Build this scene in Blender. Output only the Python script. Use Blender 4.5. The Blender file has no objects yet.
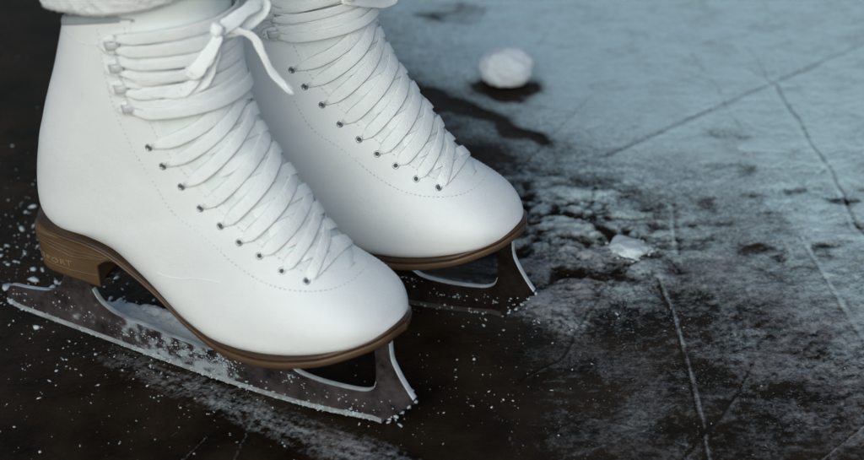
import numpy as np, math, random
# ---------------- boot surface: sections pivoting from the shaft to the toe (skate coordinates, metres)
KB=[(.064,.214),(.0545,.188),(.0435,.160),(.0350,.132),(.0310,.107),(.0330,.090),(.045,.0825),(.067,.0830),(.090,.0790),(.115,.0640),(.139,.0475),(.163,.0400),(.190,.0405),(.213,.0445),(.234,.0500),(.249,.0545),(.2585,.0575),(.2650,.0600),(.2675,.0630)]
KF=[(.162,.236),(.163,.205),(.168,.183),(.175,.167),(.183,.155),(.190,.146),(.196,.138),(.202,.130),(.208,.122),(.213,.1145),(.218,.1080),(.2235,.1025),(.230,.0970),(.2375,.0925),(.246,.0875),(.254,.0820),(.2610,.0760),(.2655,.0700),(.2680,.0660)]
KW=[.0370,.0365,.0360,.0355,.0350,.0350,.0350,.0355,.0360,.0370,.0385,.0405,.0410,.0405,.0375,.0320,.0235,.0140,.0050]
KS=[.50,.50,.50,.50,.50,.52,.54,.56,.58,.60,.62,.64,.66,.67,.67,.66,.62,.58,.55]
KN=[2.1,2.1,2.1,2.2,2.3,2.5,2.8,3.0,3.2,3.4,3.6,3.8,4.0,4.0,4.0,3.6,3.0,2.5,2.2]
KT=[2.2,2.3,2.5,2.6,2.6,2.6,2.6,2.6,2.6,2.5,2.4,2.3,2.2,2.2,2.2,2.2,2.2,2.1,2.1]
KEYS=np.array([(b[0],b[1],f[0],f[1],w,s,nb,nt) for b,f,w,s,nb,nt in zip(KB,KF,KW,KS,KN,KT)])
def keyed(t):
    t=np.asarray(t,float); n=len(KEYS)-1
    i=np.clip(np.floor(t).astype(int),0,n-1); x=(t-i)[...,None]
    g=lambda k: KEYS[np.clip(k,0,n)]
    p0=np.where((i==0)[...,None],2*KEYS[0]-KEYS[1],g(i-1)); p1=g(i); p2=g(i+1)
    p3=np.where((i==n-1)[...,None],2*KEYS[n]-KEYS[n-1],g(i+2))
    c=.5*((2*p1)+(p2-p0)*x+(2*p0-5*p1+4*p2-p3)*x*x+(3*p1-p0-3*p2+p3)*x**3)
    lin=p1+(p2-p1)*x
    return np.where((t<0)[...,None]|(t>n)[...,None],lin,c)
def surf(t,a):
    """point on the boot; a = 0 on the front ridge, +a towards -y, pi at the heel / under the sole"""
    t,a=np.broadcast_arrays(np.asarray(t,float),np.asarray(a,float))
    k=keyed(t); ca,sa=np.cos(a),np.sin(a)
    n=np.where(ca>=0,k[...,7],k[...,6]); e=2/n
    s0=k[...,5]; q=np.abs(ca)**e
    s=np.where(ca>=0,s0*(1-q),s0+(1-s0)*q)
    y=-k[...,4]*np.sign(sa)*np.abs(sa)**e
    x=k[...,2]+(k[...,0]-k[...,2])*s; z=k[...,3]+(k[...,1]-k[...,3])*s
    z=z+.007*np.clip(1-t/1.6,0,1)**2*np.sin(a)**2*(t>=-.001)+.007*(t<-.001)*np.sin(a)**2
    return np.stack([x,y,z],-1)
def norm(t,a):
    t,a=np.broadcast_arrays(np.asarray(t,float),np.asarray(a,float)); e=1e-3
    d1=surf(t+e,a)-surf(t-e,a); d2=surf(t,a+e)-surf(t,a-e)
    n=np.cross(d1,d2); n/=np.linalg.norm(n,axis=-1,keepdims=True)+1e-12
    k=keyed(t); m=np.stack([(k[...,0]+k[...,2])/2,0*k[...,0],(k[...,1]+k[...,3])/2],-1)
    sg=np.sign(np.sum(n*(surf(t,a)-m),-1,keepdims=True)); sg[sg==0]=1
    return n*sg
GT,GA=np.meshgrid(np.linspace(0,17.5,701),np.linspace(-2.2,2.2,441),indexing='ij'); GP=surf(GT,GA)
def nearest(p):
    d=((GP-np.array(p))**2).sum(-1); i=np.unravel_index(d.argmin(),d.shape); return GT[i],GA[i]
import bpy, bmesh
from mathutils import Vector, Matrix
random.seed(7); rng=np.random.default_rng(7)
scene=bpy.context.scene; COL=scene.collection
Z0=.0105            # the blade's rocker touches the ice here

# ---------------------------------------------------------------- helpers
def mesh_obj(name,verts,faces,mat,parent=None,smooth=True,loc=(0,0,0)):
    me=bpy.data.meshes.new(name); me.from_pydata([tuple(map(float,v)) for v in verts],[],faces); me.update()
    if smooth: me.polygons.foreach_set('use_smooth',[True]*len(me.polygons))
    o=bpy.data.objects.new(name,me); COL.objects.link(o); o.location=loc
    if mat: me.materials.append(mat)
    if parent: o.parent=parent
    return o
class MB:
    def __init__(s): s.v=[]; s.f=[]
    def add(s,v,f):
        b=len(s.v); s.v+= [tuple(map(float,p)) for p in v]; s.f+=[tuple(b+i for i in q) for q in f]
    def loft(s,rings,closed=True,caps=False):
        rings=[list(r) for r in rings]; n=len(rings[0]); v=[p for r in rings for p in r]; f=[]
        for i in range(len(rings)-1):
            for j in range(n if closed else n-1):
                k=(j+1)%n; f.append((i*n+j,i*n+k,(i+1)*n+k,(i+1)*n+j))
        if caps: f.append(tuple(range(n-1,-1,-1))); f.append(tuple((len(rings)-1)*n+j for j in range(n)))
        s.add(v,f)
    def build(s,name,mat,parent=None,smooth=True,fix=True,bevel=0,loc=(0,0,0)):
        o=mesh_obj(name,s.v,s.f,mat,parent,smooth,loc)
        if fix:
            bm=bmesh.new(); bm.from_mesh(o.data); bmesh.ops.recalc_face_normals(bm,faces=bm.faces); bm.to_mesh(o.data); bm.free()
        if bevel:
            m=o.modifiers.new('bevel','BEVEL'); m.width=bevel; m.segments=3; m.limit_method='ANGLE'; m.angle_limit=math.radians(35)
            w=o.modifiers.new('wn','WEIGHTED_NORMAL'); w.keep_sharp=True
        return o
def tag(o,label=None,cat=None,group=None,kind=None):
    if label:o['label']=label
    if cat:o['category']=cat
    if group:o['group']=group
    if kind:o['kind']=kind
def empty(name,loc,rz=0):
    o=bpy.data.objects.new(name,None); COL.objects.link(o); o.location=loc; o.rotation_euler=(0,0,rz); o.empty_display_size=.02; return o
def crom(P,n):
    P=np.array(P,float); m=len(P)-1; t=np.linspace(0,m,n); i=np.clip(t.astype(int),0,m-1); x=(t-i)[:,None]
    g=lambda k:P[np.clip(k,0,m)]
    p1,p2=g(i),g(i+1); p0=np.where((i==0)[:,None],2*P[0]-P[1],g(i-1)); p3=np.where((i==m-1)[:,None],2*P[m]-P[m-1],g(i+2))
    return .5*((2*p1)+(p2-p0)*x+(2*p0-5*p1+4*p2-p3)*x*x+(3*p1-p0-3*p2+p3)*x**3)
def unit(v): return v/(np.linalg.norm(v,axis=-1,keepdims=True)+1e-12)
def ribbon(mb,P,N,w,th,k=10,taper=False,twist=None):
    """flat cord along the points P with face normals N"""
    P=np.array(P); N=np.array(N); T=unit(np.gradient(P,axis=0)); N=unit(N-T*np.sum(N*T,1,keepdims=True)); S=np.cross(T,N)
    if twist is not None:
        c,s=np.cos(twist)[:,None],np.sin(twist)[:,None]; N,S=N*c+S*s,S*c-N*s
    w=np.broadcast_to(w,len(P)); th=np.broadcast_to(th,len(P)); rings=[]
    for i in range(len(P)):
        r=[]
        for j in range(k):
            a=2*math.pi*j/k; cx=abs(math.cos(a))**.7*math.copysign(1,math.cos(a)); cy=abs(math.sin(a))**.8*math.copysign(1,math.sin(a))
            r.append(P[i]+S[i]*cx*w[i]/2+N[i]*cy*th[i]/2)
        rings.append(r)
    mb.loft(rings,True,True)
def tube(mb,P,r,k=8):
    P=np.array(P,float); up=np.tile(np.array([.13,.2,.97]),(len(P),1)); ribbon(mb,P,up,2*np.asarray(r),2*np.asarray(r),k)

# numpy gradient noise
_perm=rng.permutation(512)
_g2=np.stack([np.cos(np.linspace(0,2*np.pi,512,endpoint=False)),np.sin(np.linspace(0,2*np.pi,512,endpoint=False))],-1)[rng.permutation(512)]
def pn(x,y):
    xi=np.floor(x).astype(int); yi=np.floor(y).astype(int); xf=x-xi; yf=y-yi
    u=xf*xf*xf*(xf*(xf*6-15)+10); v=yf*yf*yf*(yf*(yf*6-15)+10)
    def gr(a,b,dx,dy):
        g=_g2[_perm[(_perm[a&511]+b)&511]]; return g[...,0]*dx+g[...,1]*dy
    n00=gr(xi,yi,xf,yf); n10=gr(xi+1,yi,xf-1,yf); n01=gr(xi,yi+1,xf,yf-1); n11=gr(xi+1,yi+1,xf-1,yf-1)
    return 1.5*((n00*(1-u)+n10*u)*(1-v)+(n01*(1-u)+n11*u)*v)
def fbm(x,y,sc,o=4,g=.5,seed=0):
    r=0;a=1;s=0
    for i in range(o):
        r=r+a*pn(x*sc+17.3*seed+31*i,y*sc-9.1*seed+57*i); s+=a; a*=g; sc*=2.03
    return r/s
def ss(a,b,x): t=np.clip((x-a)/(b-a),0,1); return t*t*(3-2*t)
def hashn(p,f):   # cheap bumpy 3-D displacement
    x,y,z=p[...,0]*f,p[...,1]*f,p[...,2]*f
    return (pn(x+3.1,y+z*.7)+pn(y-8.2,z+x*.6)+pn(z+5.5,x-y*.8))/2

# ---------------------------------------------------------------- materials
def newmat(name):
    m=bpy.data.materials.new(name); m.use_nodes=True; nt=m.node_tree; b=nt.nodes['Principled BSDF']; return m,nt,b
def nd(nt,typ,**k):
    n=nt.nodes.new(typ)
    for a,v in k.items():
        if a in n.inputs: n.inputs[a].default_value=v
        else: setattr(n,a,v)
    return n
def lk(nt,a,b): nt.links.new(a,b)
def tex(nt,scale,detail=4,rough=.55,typ='ShaderNodeTexNoise',vec=None):
    n=nt.nodes.new(typ); n.inputs['Scale'].default_value=scale
    if 'Detail' in n.inputs: n.inputs['Detail'].default_value=detail; n.inputs['Roughness'].default_value=rough
    if vec is None:
        tc=nt.nodes.get('TC') or nt.nodes.new('ShaderNodeTexCoord'); tc.name='TC'; vec=tc.outputs['Object']
    lk(nt,vec,n.inputs['Vector']); return n
def ramp(nt,src,a,b,ca=(0,0,0,1),cb=(1,1,1,1)):
    r=nt.nodes.new('ShaderNodeValToRGB'); e=r.color_ramp.elements; e[0].position=a; e[1].position=b; e[0].color=ca; e[1].color=cb; lk(nt,src,r.inputs[0]); return r
def mix(nt,f,a,b,mode='MIX'):
    m=nt.nodes.new('ShaderNodeMix'); m.data_type='RGBA'; m.blend_type=mode
    for s,v in ((m.inputs[0],f),(m.inputs[6],a),(m.inputs[7],b)):
        if hasattr(v,'links') or hasattr(v,'is_linked'): lk(nt,v,s)
        else: s.default_value=v
    return m.outputs[2]
def math_(nt,op,a,b=None,clamp=False):
    m=nt.nodes.new('ShaderNodeMath'); m.operation=op; m.use_clamp=clamp
    for s,v in zip(m.inputs,(a,b)):
        if v is None: continue
        if hasattr(v,'is_linked'): lk(nt,v,s)
        else: s.default_value=v
    return m.outputs[0]
def bump(nt,b,src,strength,dist):
    n=nt.nodes.new('ShaderNodeBump'); n.inputs['Strength'].default_value=strength; n.inputs['Distance'].default_value=dist
    lk(nt,src,n.inputs['Height']); 
    if b.inputs['Normal'].links:
        lk(nt,b.inputs['Normal'].links[0].from_socket,n.inputs['Normal'])
    lk(nt,n.outputs[0],b.inputs['Normal'])
def simple(name,col,rough,metal=0,bsc=None,bst=.2,bd=.0005,var=.08,vsc=40,sss=0):
    m,nt,b=newmat(name); n=tex(nt,vsc,5)
    c2=tuple(c*(1-var*2.2) for c in col)+(1,); c1=tuple(min(1,c*(1+var)) for c in col)+(1,)
    r=ramp(nt,n.outputs[0],.3,.7,c2,c1); lk(nt,r.outputs[0],b.inputs['Base Color'])
    b.inputs['Roughness'].default_value=rough; b.inputs['Metallic'].default_value=metal
    if sss: b.inputs['Subsurface Weight'].default_value=sss; b.inputs['Subsurface Radius'].default_value=(.6,.8,1); b.inputs['Subsurface Scale'].default_value=.003
    if bsc: bump(nt,b,tex(nt,bsc,3).outputs[0],bst,bd)
    return m
# white leather: fine pebble grain, faint scuffs
M_leather,nt,b=newmat('white_leather')
n1=tex(nt,14,4); r1=ramp(nt,n1.outputs[0],.3,.75,(.79,.84,.845,1),(.845,.885,.89,1))
n2=tex(nt,160,6,.7); r2=ramp(nt,n2.outputs[0],.62,.8,(1,1,1,1),(.80,.79,.77,1))
lk(nt,mix(nt,.6,r1.outputs[0],r2.outputs[0],'MULTIPLY'),b.inputs['Base Color'])
b.inputs['Roughness'].default_value=.42; b.inputs['Specular IOR Level'].default_value=.4
v=tex(nt,1500,typ='ShaderNodeTexVoronoi'); bump(nt,b,v.outputs['Distance'],.28,.0005)
bump(nt,b,tex(nt,60,5,.6).outputs[0],.22,.0016)
bump(nt,b,tex(nt,16,3).outputs[0],.25,.004)
bump(nt,b,tex(nt,260,4,.6).outputs[0],.10,.0006)
M_tongue=simple('tongue_felt',(.76,.83,.825),.75,bsc=900,bst=.25,bd=.0004,var=.04)
# cotton lace: herringbone-like weave
M_lace,nt,b=newmat('cotton_lace'); n1=tex(nt,60,4); r1=ramp(nt,n1.outputs[0],.3,.7,(.79,.85,.85,1),(.86,.90,.90,1)); lk(nt,r1.outputs[0],b.inputs['Base Color'])
b.inputs['Roughness'].default_value=.85; b.inputs['Sheen Weight'].default_value=.15
bump(nt,b,tex(nt,1100,2,.6).outputs[0],.7,.0007); bump(nt,b,tex(nt,200,3,.6).outputs[0],.30,.0010)
M_thread=simple('waxed_thread',(.60,.67,.68),.7,var=.15,vsc=300)
M_fleece=simple('fleece',(.82,.86,.87),.95,bsc=700,bst=.8,bd=.0012,var=.05)
M_lining=simple('shaded_lining',(.36,.41,.43),.9,bsc=900,bst=.3,bd=.0004)  # lining greyed: the shade inside the rim is put into its colour
M_knit=simple('shaded_knit',(.40,.45,.47),.95,bsc=400,bst=.6,bd=.001)  # knit greyed as well, shade between rim and cuff in the colour
M_hole=simple('eyelet_hole',(.085,.095,.10),.8)
M_hook=simple('white_lacquered_hook',(.62,.66,.67),.35,metal=.1,vsc=300)
M_metal=simple('painted_metal',(.46,.51,.53),.25,metal=.75,vsc=300)
# stacked leather sole
def soleleather(name,ca,cb,rough):
    m,nt,b=newmat(name)
    tc=nt.nodes.new('ShaderNodeTexCoord'); mp=nt.nodes.new('ShaderNodeMapping'); mp.inputs['Scale'].default_value=(22,22,90); lk(nt,tc.outputs['Object'],mp.inputs[0])
    n=tex(nt,1,6,.65,vec=mp.outputs[0]); r=ramp(nt,n.outputs[0],.3,.72,ca,cb)
    n2=tex(nt,55,5); r2=ramp(nt,n2.outputs[0],.3,.75,(.62,.6,.58,1),(1.05,1.05,1.05,1))
    lk(nt,mix(nt,.8,r.outputs[0],r2.outputs[0],'MULTIPLY'),b.inputs['Base Color'])
    b.inputs['Roughness'].default_value=rough; bump(nt,b,n.outputs[0],.35,.0006); bump(nt,b,tex(nt,500,3).outputs[0],.15,.0004)
    return m
M_heel=soleleather('heel_leather',(.098,.060,.029,1),(.135,.084,.041,1),.5)
M_sole=soleleather('sole_edge',(.070,.040,.021,1),(.125,.074,.038,1),.42)
M_welt=soleleather('welt_edge',(.030,.017,.009,1),(.075,.043,.022,1),.38)
M_emboss=simple('emboss',(.27,.185,.105),.4,var=.05)
# blade steel
def steel(nm_,ca_,cb_,met,frost):
    global M_,nt,b
    M_,nt,b=newmat(nm_); n1=tex(nt,38,7,.75)
    r=ramp(nt,n1.outputs[0],.36,.68,ca_,cb_); lk(nt,r.outputs[0],b.inputs['Base Color']); b.inputs['Metallic'].default_value=met
    rr=ramp(nt,n1.outputs[0],.35,.7,(.10,)*3+(1,),(.32,)*3+(1,)); lk(nt,rr.outputs[0],b.inputs['Roughness'])
    bump(nt,b,tex(nt,260,5).outputs[0],.12,.0004)
    sx=nt.nodes.new('ShaderNodeSeparateXYZ'); lk(nt,nt.nodes['TC'].outputs['Object'],sx.inputs[0])
    g_=math_(nt,'SUBTRACT',1.0,math_(nt,'MULTIPLY',math_(nt,'ABSOLUTE',math_(nt,'SUBTRACT',sx.outputs[0],.125)),13.),True)
    g_=math_(nt,'ADD',math_(nt,'MULTIPLY',g_,.20),-.02)
    n7=tex(nt,150,6,.7); n8=tex(nt,38,4,.6)
    m7=math_(nt,'MULTIPLY',math_(nt,'SUBTRACT',math_(nt,'ADD',math_(nt,'ADD',math_(nt,'MULTIPLY',n7.outputs[0],.55),math_(nt,'MULTIPLY',n8.outputs[0],.45)),g_),.60 if frost else .72),11.,True)
    b2=nt.nodes.new('ShaderNodeBsdfDiffuse'); b2.inputs[0].default_value=(.27,.32,.345,1); ms=nt.nodes.new('ShaderNodeMixShader'); lk(nt,m7,ms.inputs[0]); lk(nt,b.outputs[0],ms.inputs[1]); lk(nt,b2.outputs[0],ms.inputs[2]); lk(nt,ms.outputs[0],nt.nodes['Material Output'].inputs[0])
    return M_
M_edge=simple('edge_sky_glint',(.62,.70,.73),.5,metal=.1,bsc=600,bst=.5,bd=.0006,var=.12,vsc=160)  # pale colour standing in for sky reflected on the blade's edges
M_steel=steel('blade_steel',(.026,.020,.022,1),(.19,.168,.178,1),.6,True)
M_steel_dark=steel('blade_steel_in_shade',(.010,.008,.007,1),(.045,.036,.034,1),.5,False)  # darker copy of the blade steel, the far skate's shade in its colour
M_run_dark=simple('running_edge_in_shade',(.055,.052,.052),.5,metal=.3,bsc=600,bst=.6,bd=.0006,var=.2,vsc=110)  # running edge darkened likewise: shade put into the colour
M_rim=simple('rim_sky_glint',(.50,.58,.61),.4,metal=.3,bsc=500,bst=.4,bd=.0005,var=.22,vsc=70)  # greyer version of the painted sky reflection
M_run=simple('running_edge_steel',(.36,.39,.405),.45,metal=.2,bsc=600,bst=.6,bd=.0006,var=.2,vsc=110)
M_frost=simple('rime',(.42,.50,.54),.8,bsc=900,bst=.5,bd=.0006,var=.16,vsc=200)
M_crumb=simple('ice_crumb',(.50,.57,.60),.6,bsc=900,bst=.4,bd=.0006,var=.2,vsc=60)
M_chip=simple('wet_snow',(.60,.70,.73),.6,bsc=800,bst=.7,bd=.0012,var=.1)
M_snow=simple('snow',(.80,.88,.90),.8,bsc=800,bst=.7,bd=.0012,var=.05)

# ice
M_ice,nt,b=newmat('ice')
at=nt.nodes.new('ShaderNodeAttribute'); at.attribute_name='frost'
aw=nt.nodes.new('ShaderNodeAttribute'); aw.attribute_name='tone'
tc=nt.nodes.new('ShaderNodeTexCoord'); tc.name='TC'
nf=tex(nt,420,5,.68); nm=tex(nt,120,5,.6)
nb_=tex(nt,900,3,.7)
k=math_(nt,'ADD',math_(nt,'MULTIPLY',math_(nt,'SUBTRACT',nf.outputs[0],.5),1.5),math_(nt,'MULTIPLY',math_(nt,'SUBTRACT',nm.outputs[0],.5),.7))
k=math_(nt,'ADD',k,math_(nt,'MULTIPLY',math_(nt,'SUBTRACT',nb_.outputs[0],.5),.8))
win=math_(nt,'MULTIPLY',at.outputs['Fac'],math_(nt,'SUBTRACT',1.0,math_(nt,'MULTIPLY',at.outputs['Fac'],.93)))
ag=nt.nodes.new('ShaderNodeAttribute'); ag.attribute_name='grain'
ng=tex(nt,560,3,.6); ng2=tex(nt,95,3,.6)
spk=math_(nt,'MULTIPLY',math_(nt,'SUBTRACT',math_(nt,'ADD',ng.outputs[0],math_(nt,'MULTIPLY',math_(nt,'SUBTRACT',ng2.outputs[0],.5),.45)),math_(nt,'SUBTRACT',.72,math_(nt,'MULTIPLY',ag.outputs['Fac'],.12))),7.,True)
fr=math_(nt,'ADD',math_(nt,'SUBTRACT',math_(nt,'MULTIPLY',at.outputs['Fac'],1.08),.05),math_(nt,'MULTIPLY',k,math_(nt,'ADD',math_(nt,'MULTIPLY',win,4.2),.10)),True)
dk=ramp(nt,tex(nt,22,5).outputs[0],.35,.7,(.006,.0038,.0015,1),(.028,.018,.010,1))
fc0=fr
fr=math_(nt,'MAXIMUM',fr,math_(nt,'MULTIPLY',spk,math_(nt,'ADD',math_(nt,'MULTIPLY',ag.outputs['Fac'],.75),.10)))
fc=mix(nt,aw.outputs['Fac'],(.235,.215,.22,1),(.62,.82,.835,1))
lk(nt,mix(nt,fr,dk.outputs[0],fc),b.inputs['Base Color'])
rg=nt.nodes.new('ShaderNodeMapRange'); lk(nt,fr,rg.inputs[0]); rg.inputs[3].default_value=.12; rg.inputs[4].default_value=.34; lk(nt,rg.outputs[0],b.inputs['Roughness'])
b.inputs['IOR'].default_value=1.31; sp=nt.nodes.new('ShaderNodeMapRange'); lk(nt,math_(nt,'MAXIMUM',fr,math_(nt,'MULTIPLY',at.outputs['Fac'],1.0)),sp.inputs[0]); sp.inputs[3].default_value=.09; sp.inputs[4].default_value=.75; lk(nt,sp.outputs[0],b.inputs['Specular IOR Level']); b.inputs['Specular Tint'].default_value=(1,.84,.72,1)
bump(nt,b,nf.outputs[0],.6,.0016); bump(nt,b,nm.outputs[0],.5,.0035)

# ---------------------------------------------------------------- the ice sheet (world metres; one tensor grid, dense where it is seen)
def axis(a,b,step,far):
    core=np.arange(a,b,step); g=[];d=step;x=b
    while x<far: d*=1.18; x+=d; g.append(x)
    l=[];d=step;x=a
    while x>-far: d*=1.18; x-=d; l.append(x)
    return np.array(l[::-1]+list(core)+g)
AX=axis(-.47,.47,.00115,14); AY=axis(.76,1.62,.00125,16)
X,Y=np.meshgrid(AX,AY,indexing='ij')
def segd(x,y,pts,wob=0,seed=0):
    """distance and side to a polyline"""
    best=np.full(x.shape,9.); side=np.zeros(x.shape); al=np.zeros(x.shape); L=0
    if wob: x=x+wob*fbm(x,y,30,2,seed=seed); y=y+wob*fbm(x,y,30,2,seed=seed+5)
    for (ax,ay),(bx,by) in zip(pts[:-1],pts[1:]):
        dx,dy=bx-ax,by-ay; l=math.hypot(dx,dy); t=np.clip(((x-ax)*dx+(y-ay)*dy)/l**2,0,1)
        d=np.hypot(x-ax-t*dx,y-ay-t*dy); s=np.sign((x-ax)*dy-(y-ay)*dx); m=d<best
        best=np.where(m,d,best); side=np.where(m,s,side); al=np.where(m,L+t*l,al); L+=l
    return best,side,al
xb=np.interp(Y,[.6,.8,.863,.926,.997,1.075,1.163,1.298,1.5,2,5],[.42,.325,.285,.235,.16,.12,.09,.01,-.055,-.2,-1.2])
wx=X+.035*fbm(X,Y,9,4,seed=1); wy=Y+.03*fbm(X,Y,9,4,seed=2)
s=wx-xb
F=.60*ss(-.07,.10,s+.06*fbm(X,Y,16,5,seed=3))+.34*ss(.03,.33,s+(Y-1.08)*.7)
blot=fbm(X*.8,Y*1.25,42,5,.62,seed=4); fine=fbm(X*.85,Y*1.1,170,4,.7,seed=5); stri=fbm((X*.8+Y*.6)*.35,(Y*.8-X*.6)*1.8,110,4,.6,seed=6)
near=ss(1.22,.9,Y); on=ss(-.14,.03,s)
cell=fbm(X*.9+.01*blot,Y*1.2,34,4,.6,seed=44); bright=ss(.03,.2,s)
F+=.30*cell*bright+.10*bright*near
F+=((.38*near+.16)*blot+(.30*near+.10)*fine+(.34*near+.06)*stri)*on
F+=.42*fbm(X,Y,14,3,seed=6)*ss(-.1,.05,s)*ss(1.4,.95,Y)
F+=.06*near*ss(-.02,.08,s)
# thin frost film low right
F+=.27*ss(.0,.12,X)*ss(1.04,.90,Y)*(.75+1.3*fbm(X,Y,25,4,seed=8)+1.4*fine)
F-=.10*ss(.02,-.08,s)
H=.0003*fbm(X,Y,20,4,seed=9)+(.0016*cell+.0012*fbm(X,Y*1.3,75,4,.6,seed=47))*on*ss(1.32,1.02,Y)+(.0004*blot+.00035*stri+.0003*fine)*on
# frozen lumps and pits ahead of the far skate
pm=np.exp(-(((X-.105)/.066)**2+((Y-1.085)/.088)**2)**1.3)
wX=X*.72+.012*fbm(X,Y,28,3,seed=20); wY=Y*1.25+.012*fbm(X,Y,28,3,seed=21)
lump=fbm(wX,wY,46,5,.60,seed=11); rid=1-2.2*np.abs(fbm(wX,wY,38,4,.5,seed=13))
H+=pm*(.0068*lump+.0030*rid+.0014*fine); F=F*(1-pm)+pm*np.clip(.40+2.3*lump+.5*(rid-.45)+.9*fine,0,.98)
pm2=np.exp(-(((X-.27)/.12)**2+((Y-1.10)/.11)**2)**1.5)*.7
F-=pm2*.9*ss(.05,.40,-fbm(X,Y*1.4,30,4,seed=12))+pm2*.10; H+=pm2*.0018*fbm(X,Y*1.4,30,4,seed=12)
# dark clear streaks, and the snowball's dark reflection painted into the frost before it
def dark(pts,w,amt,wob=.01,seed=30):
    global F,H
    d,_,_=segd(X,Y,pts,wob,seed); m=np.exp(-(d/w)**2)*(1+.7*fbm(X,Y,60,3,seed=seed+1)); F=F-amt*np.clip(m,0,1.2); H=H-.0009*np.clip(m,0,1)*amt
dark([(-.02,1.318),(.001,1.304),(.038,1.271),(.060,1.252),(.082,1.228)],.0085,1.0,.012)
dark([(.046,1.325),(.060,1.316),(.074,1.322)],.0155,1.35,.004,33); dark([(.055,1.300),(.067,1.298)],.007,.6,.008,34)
dark([(.03,1.10),(.06,1.085)],.010,.7,.02,35)
dark([(.112,1.092),(.125,1.085)],.007,.9,.01,36)
dark([(.005,1.47),(.03,1.485)],.014,.55,.02,37)
dark([(.215,1.24),(.235,1.235)],.006,.5,.01,38)
dark([(.09,1.03),(.13,1.02)],.007,.8,.015,39)
# grooves cut by blades: dark cut, raised frosty lip
def groove(pts,w,cut,lip,lipw,side0=1,wob=.004,seed=50,depth=.0006):
    global F,H
    d,sd,al=segd(X,Y,pts,wob,seed); sgn=d*sd*side0; mod=.75+.9*fbm(al*1.0,al*0+seed,60,3,seed=seed)
    m=np.exp(-(d/w)**2); l=np.exp(-((sgn-lipw)/(lipw*.7))**2)*np.clip(mod,0,1.4)*(d<.02)
    F=F-cut*m+lip*l; H=H-depth*m+depth*.9*l
groove([(.128,1.200),(.246,1.304),(.364,1.407),(.50,1.53)],.0026,.34,.06,.005,1,.002,51,.0005); groove([(.100,1.100),(.116,1.125),(.120,1.15)],.0022,.4,.10,.004,1,.003,63,.0005)
groove([(.278,1.327),(.286,1.26),(.292,1.203),(.297,1.14),(.299,1.082),(.302,1.02)],.0016,.42,.30,.003,1,.003,52)
groove([(.262,1.36),(.270,1.345),(.280,1.325)],.002,.25,.2,.003,1,.002,53)
groove([(.150,1.022),(.154,.98),(.156,.926),(.157,.87),(.156,.80)],.0011,.5,.85,.0015,-1,.0012,54,.0007)
groove([(.173,1.125),(.167,1.054)],.0022,.3,.5,.0025,1,.002,55)
groove([(.254,1.078),(.258,1.04),(.264,1.0),(.272,.93)],.0011,.35,.55,.0022,-1,.002,56)
groove([(.20,.800),(.22,.824),(.252,.858),(.29,.90)],.0007,.2,.9,.0010,1,.0005,57,.0004)
groove([(.14,.82),(.155,.844),(.185,.894),(.20,.93)],.0009,.24,.15,.002,1,.0015,58)
groove([(.050,.90),(.079,.926),(.098,.972),(.118,1.02)],.0008,.18,.12,.002,1,.004,59)
groove([(-.165,.79),(-.143,.824),(-.131,.846)],.0006,0,.55,.0008,1,.0005,60,.0003)
groove([(-.118,.80),(-.104,.874),(-.100,.90)],.0007,0,.35,.0010,1,.0005,61,.0003)
groove([(-.245,.88),(-.19,.90),(-.12,.98)],.0006,0,.16,.0009,1,.001,62,.0003)
for q in range(46):     # countless fine scratches
    cx,cy=random.uniform(-.35,.42),random.uniform(.8,1.5); a=random.choice([.55,-1.35,1.2,-.5,random.uniform(0,3.1)])+random.gauss(0,.12); l=random.uniform(.02,.13)
    p=[(cx-l*math.cos(a),cy-l*math.sin(a)),(cx+.02*l,cy+.04*l),(cx+l*math.cos(a),cy+l*math.sin(a))]
    bx=(X>cx-l-.02)&(X<cx+l+.02)&(Y>cy-l-.02)&(Y<cy+l+.02); i0=np.where(bx.any(1))[0]; j0=np.where(bx.any(0))[0]
    if len(i0)==0 or len(j0)==0: continue
    sl=(slice(i0[0],i0[-1]+1),slice(j0[0],j0[-1]+1)); d,_,al=segd(X[sl],Y[sl],p,.002,q); fade=ss(0,.3*l,al)*ss(2*l,1.6*l,al)
    fro=float(np.interp(cx,[-.3,.1,.3],[.10,.22,.3])); m=np.exp(-(d/random.uniform(.0005,.0012))**2)*fade*np.clip(.8+1.5*fbm(X[sl],Y[sl],90,2,seed=q),0,1.5)
    F[sl]+=m*fro*random.choice([1,1,-1.2]); H[sl]-=.00025*m
# frosty tracks scraped by the blades, running along the near skate
ca_,sa_=math.cos(-.45),math.sin(-.45)
def track(cx,cy,ang,length,width,amt,seed,tail=.3):
    global F,H
    c,s_=math.cos(ang),math.sin(ang); u=(X-cx)*c+(Y-cy)*s_; v=-(X-cx)*s_+(Y-cy)*c
    v=v+.004*fbm(u,v,18,3,seed=seed); e=np.exp(-(v/width)**2)*ss(0,tail*length,u)*ss(length,length*(1-tail),u)
    st=.45+1.3*fbm(u*.5,v*2.2,90,5,.7,seed=seed+1)+.9*fbm(u,v,300,3,.6,seed=seed+3); F=F+amt*e*np.clip(st,0,1.5); H=H+.0006*e*np.clip(st,0,1.5)
track(-.235,.955,-.585,.30,.0115,.95,71)
track(-.230,.968,-.50,.10,.006,.5,85)
track(.050,1.000,-.75,.08,.014,.75,81)
track(.085,1.035,-.15,.10,.010,.7,82)
track(.02,.985,.15,.14,.012,.55,83)
track(-.050,1.030,-.42,.085,.009,1.2,84)
track(-.075,.860,-.60,.11,.010,.60,79)
track(-.175,.925,-.60,.20,.020,.16,72)
track(-.20,.90,-.30,.30,.03,.05,78)
track(-.10,1.055,-.344,.16,.008,.40,73)
track(-.03,1.030,-.34,.16,.008,.85,74)
track(.050,1.008,-.02,.11,.010,.55,75)
track(.060,1.00,-.9,.055,.010,.45,76)
track(.085,1.0,-1.45,.05,.0035,.5,77)
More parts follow.
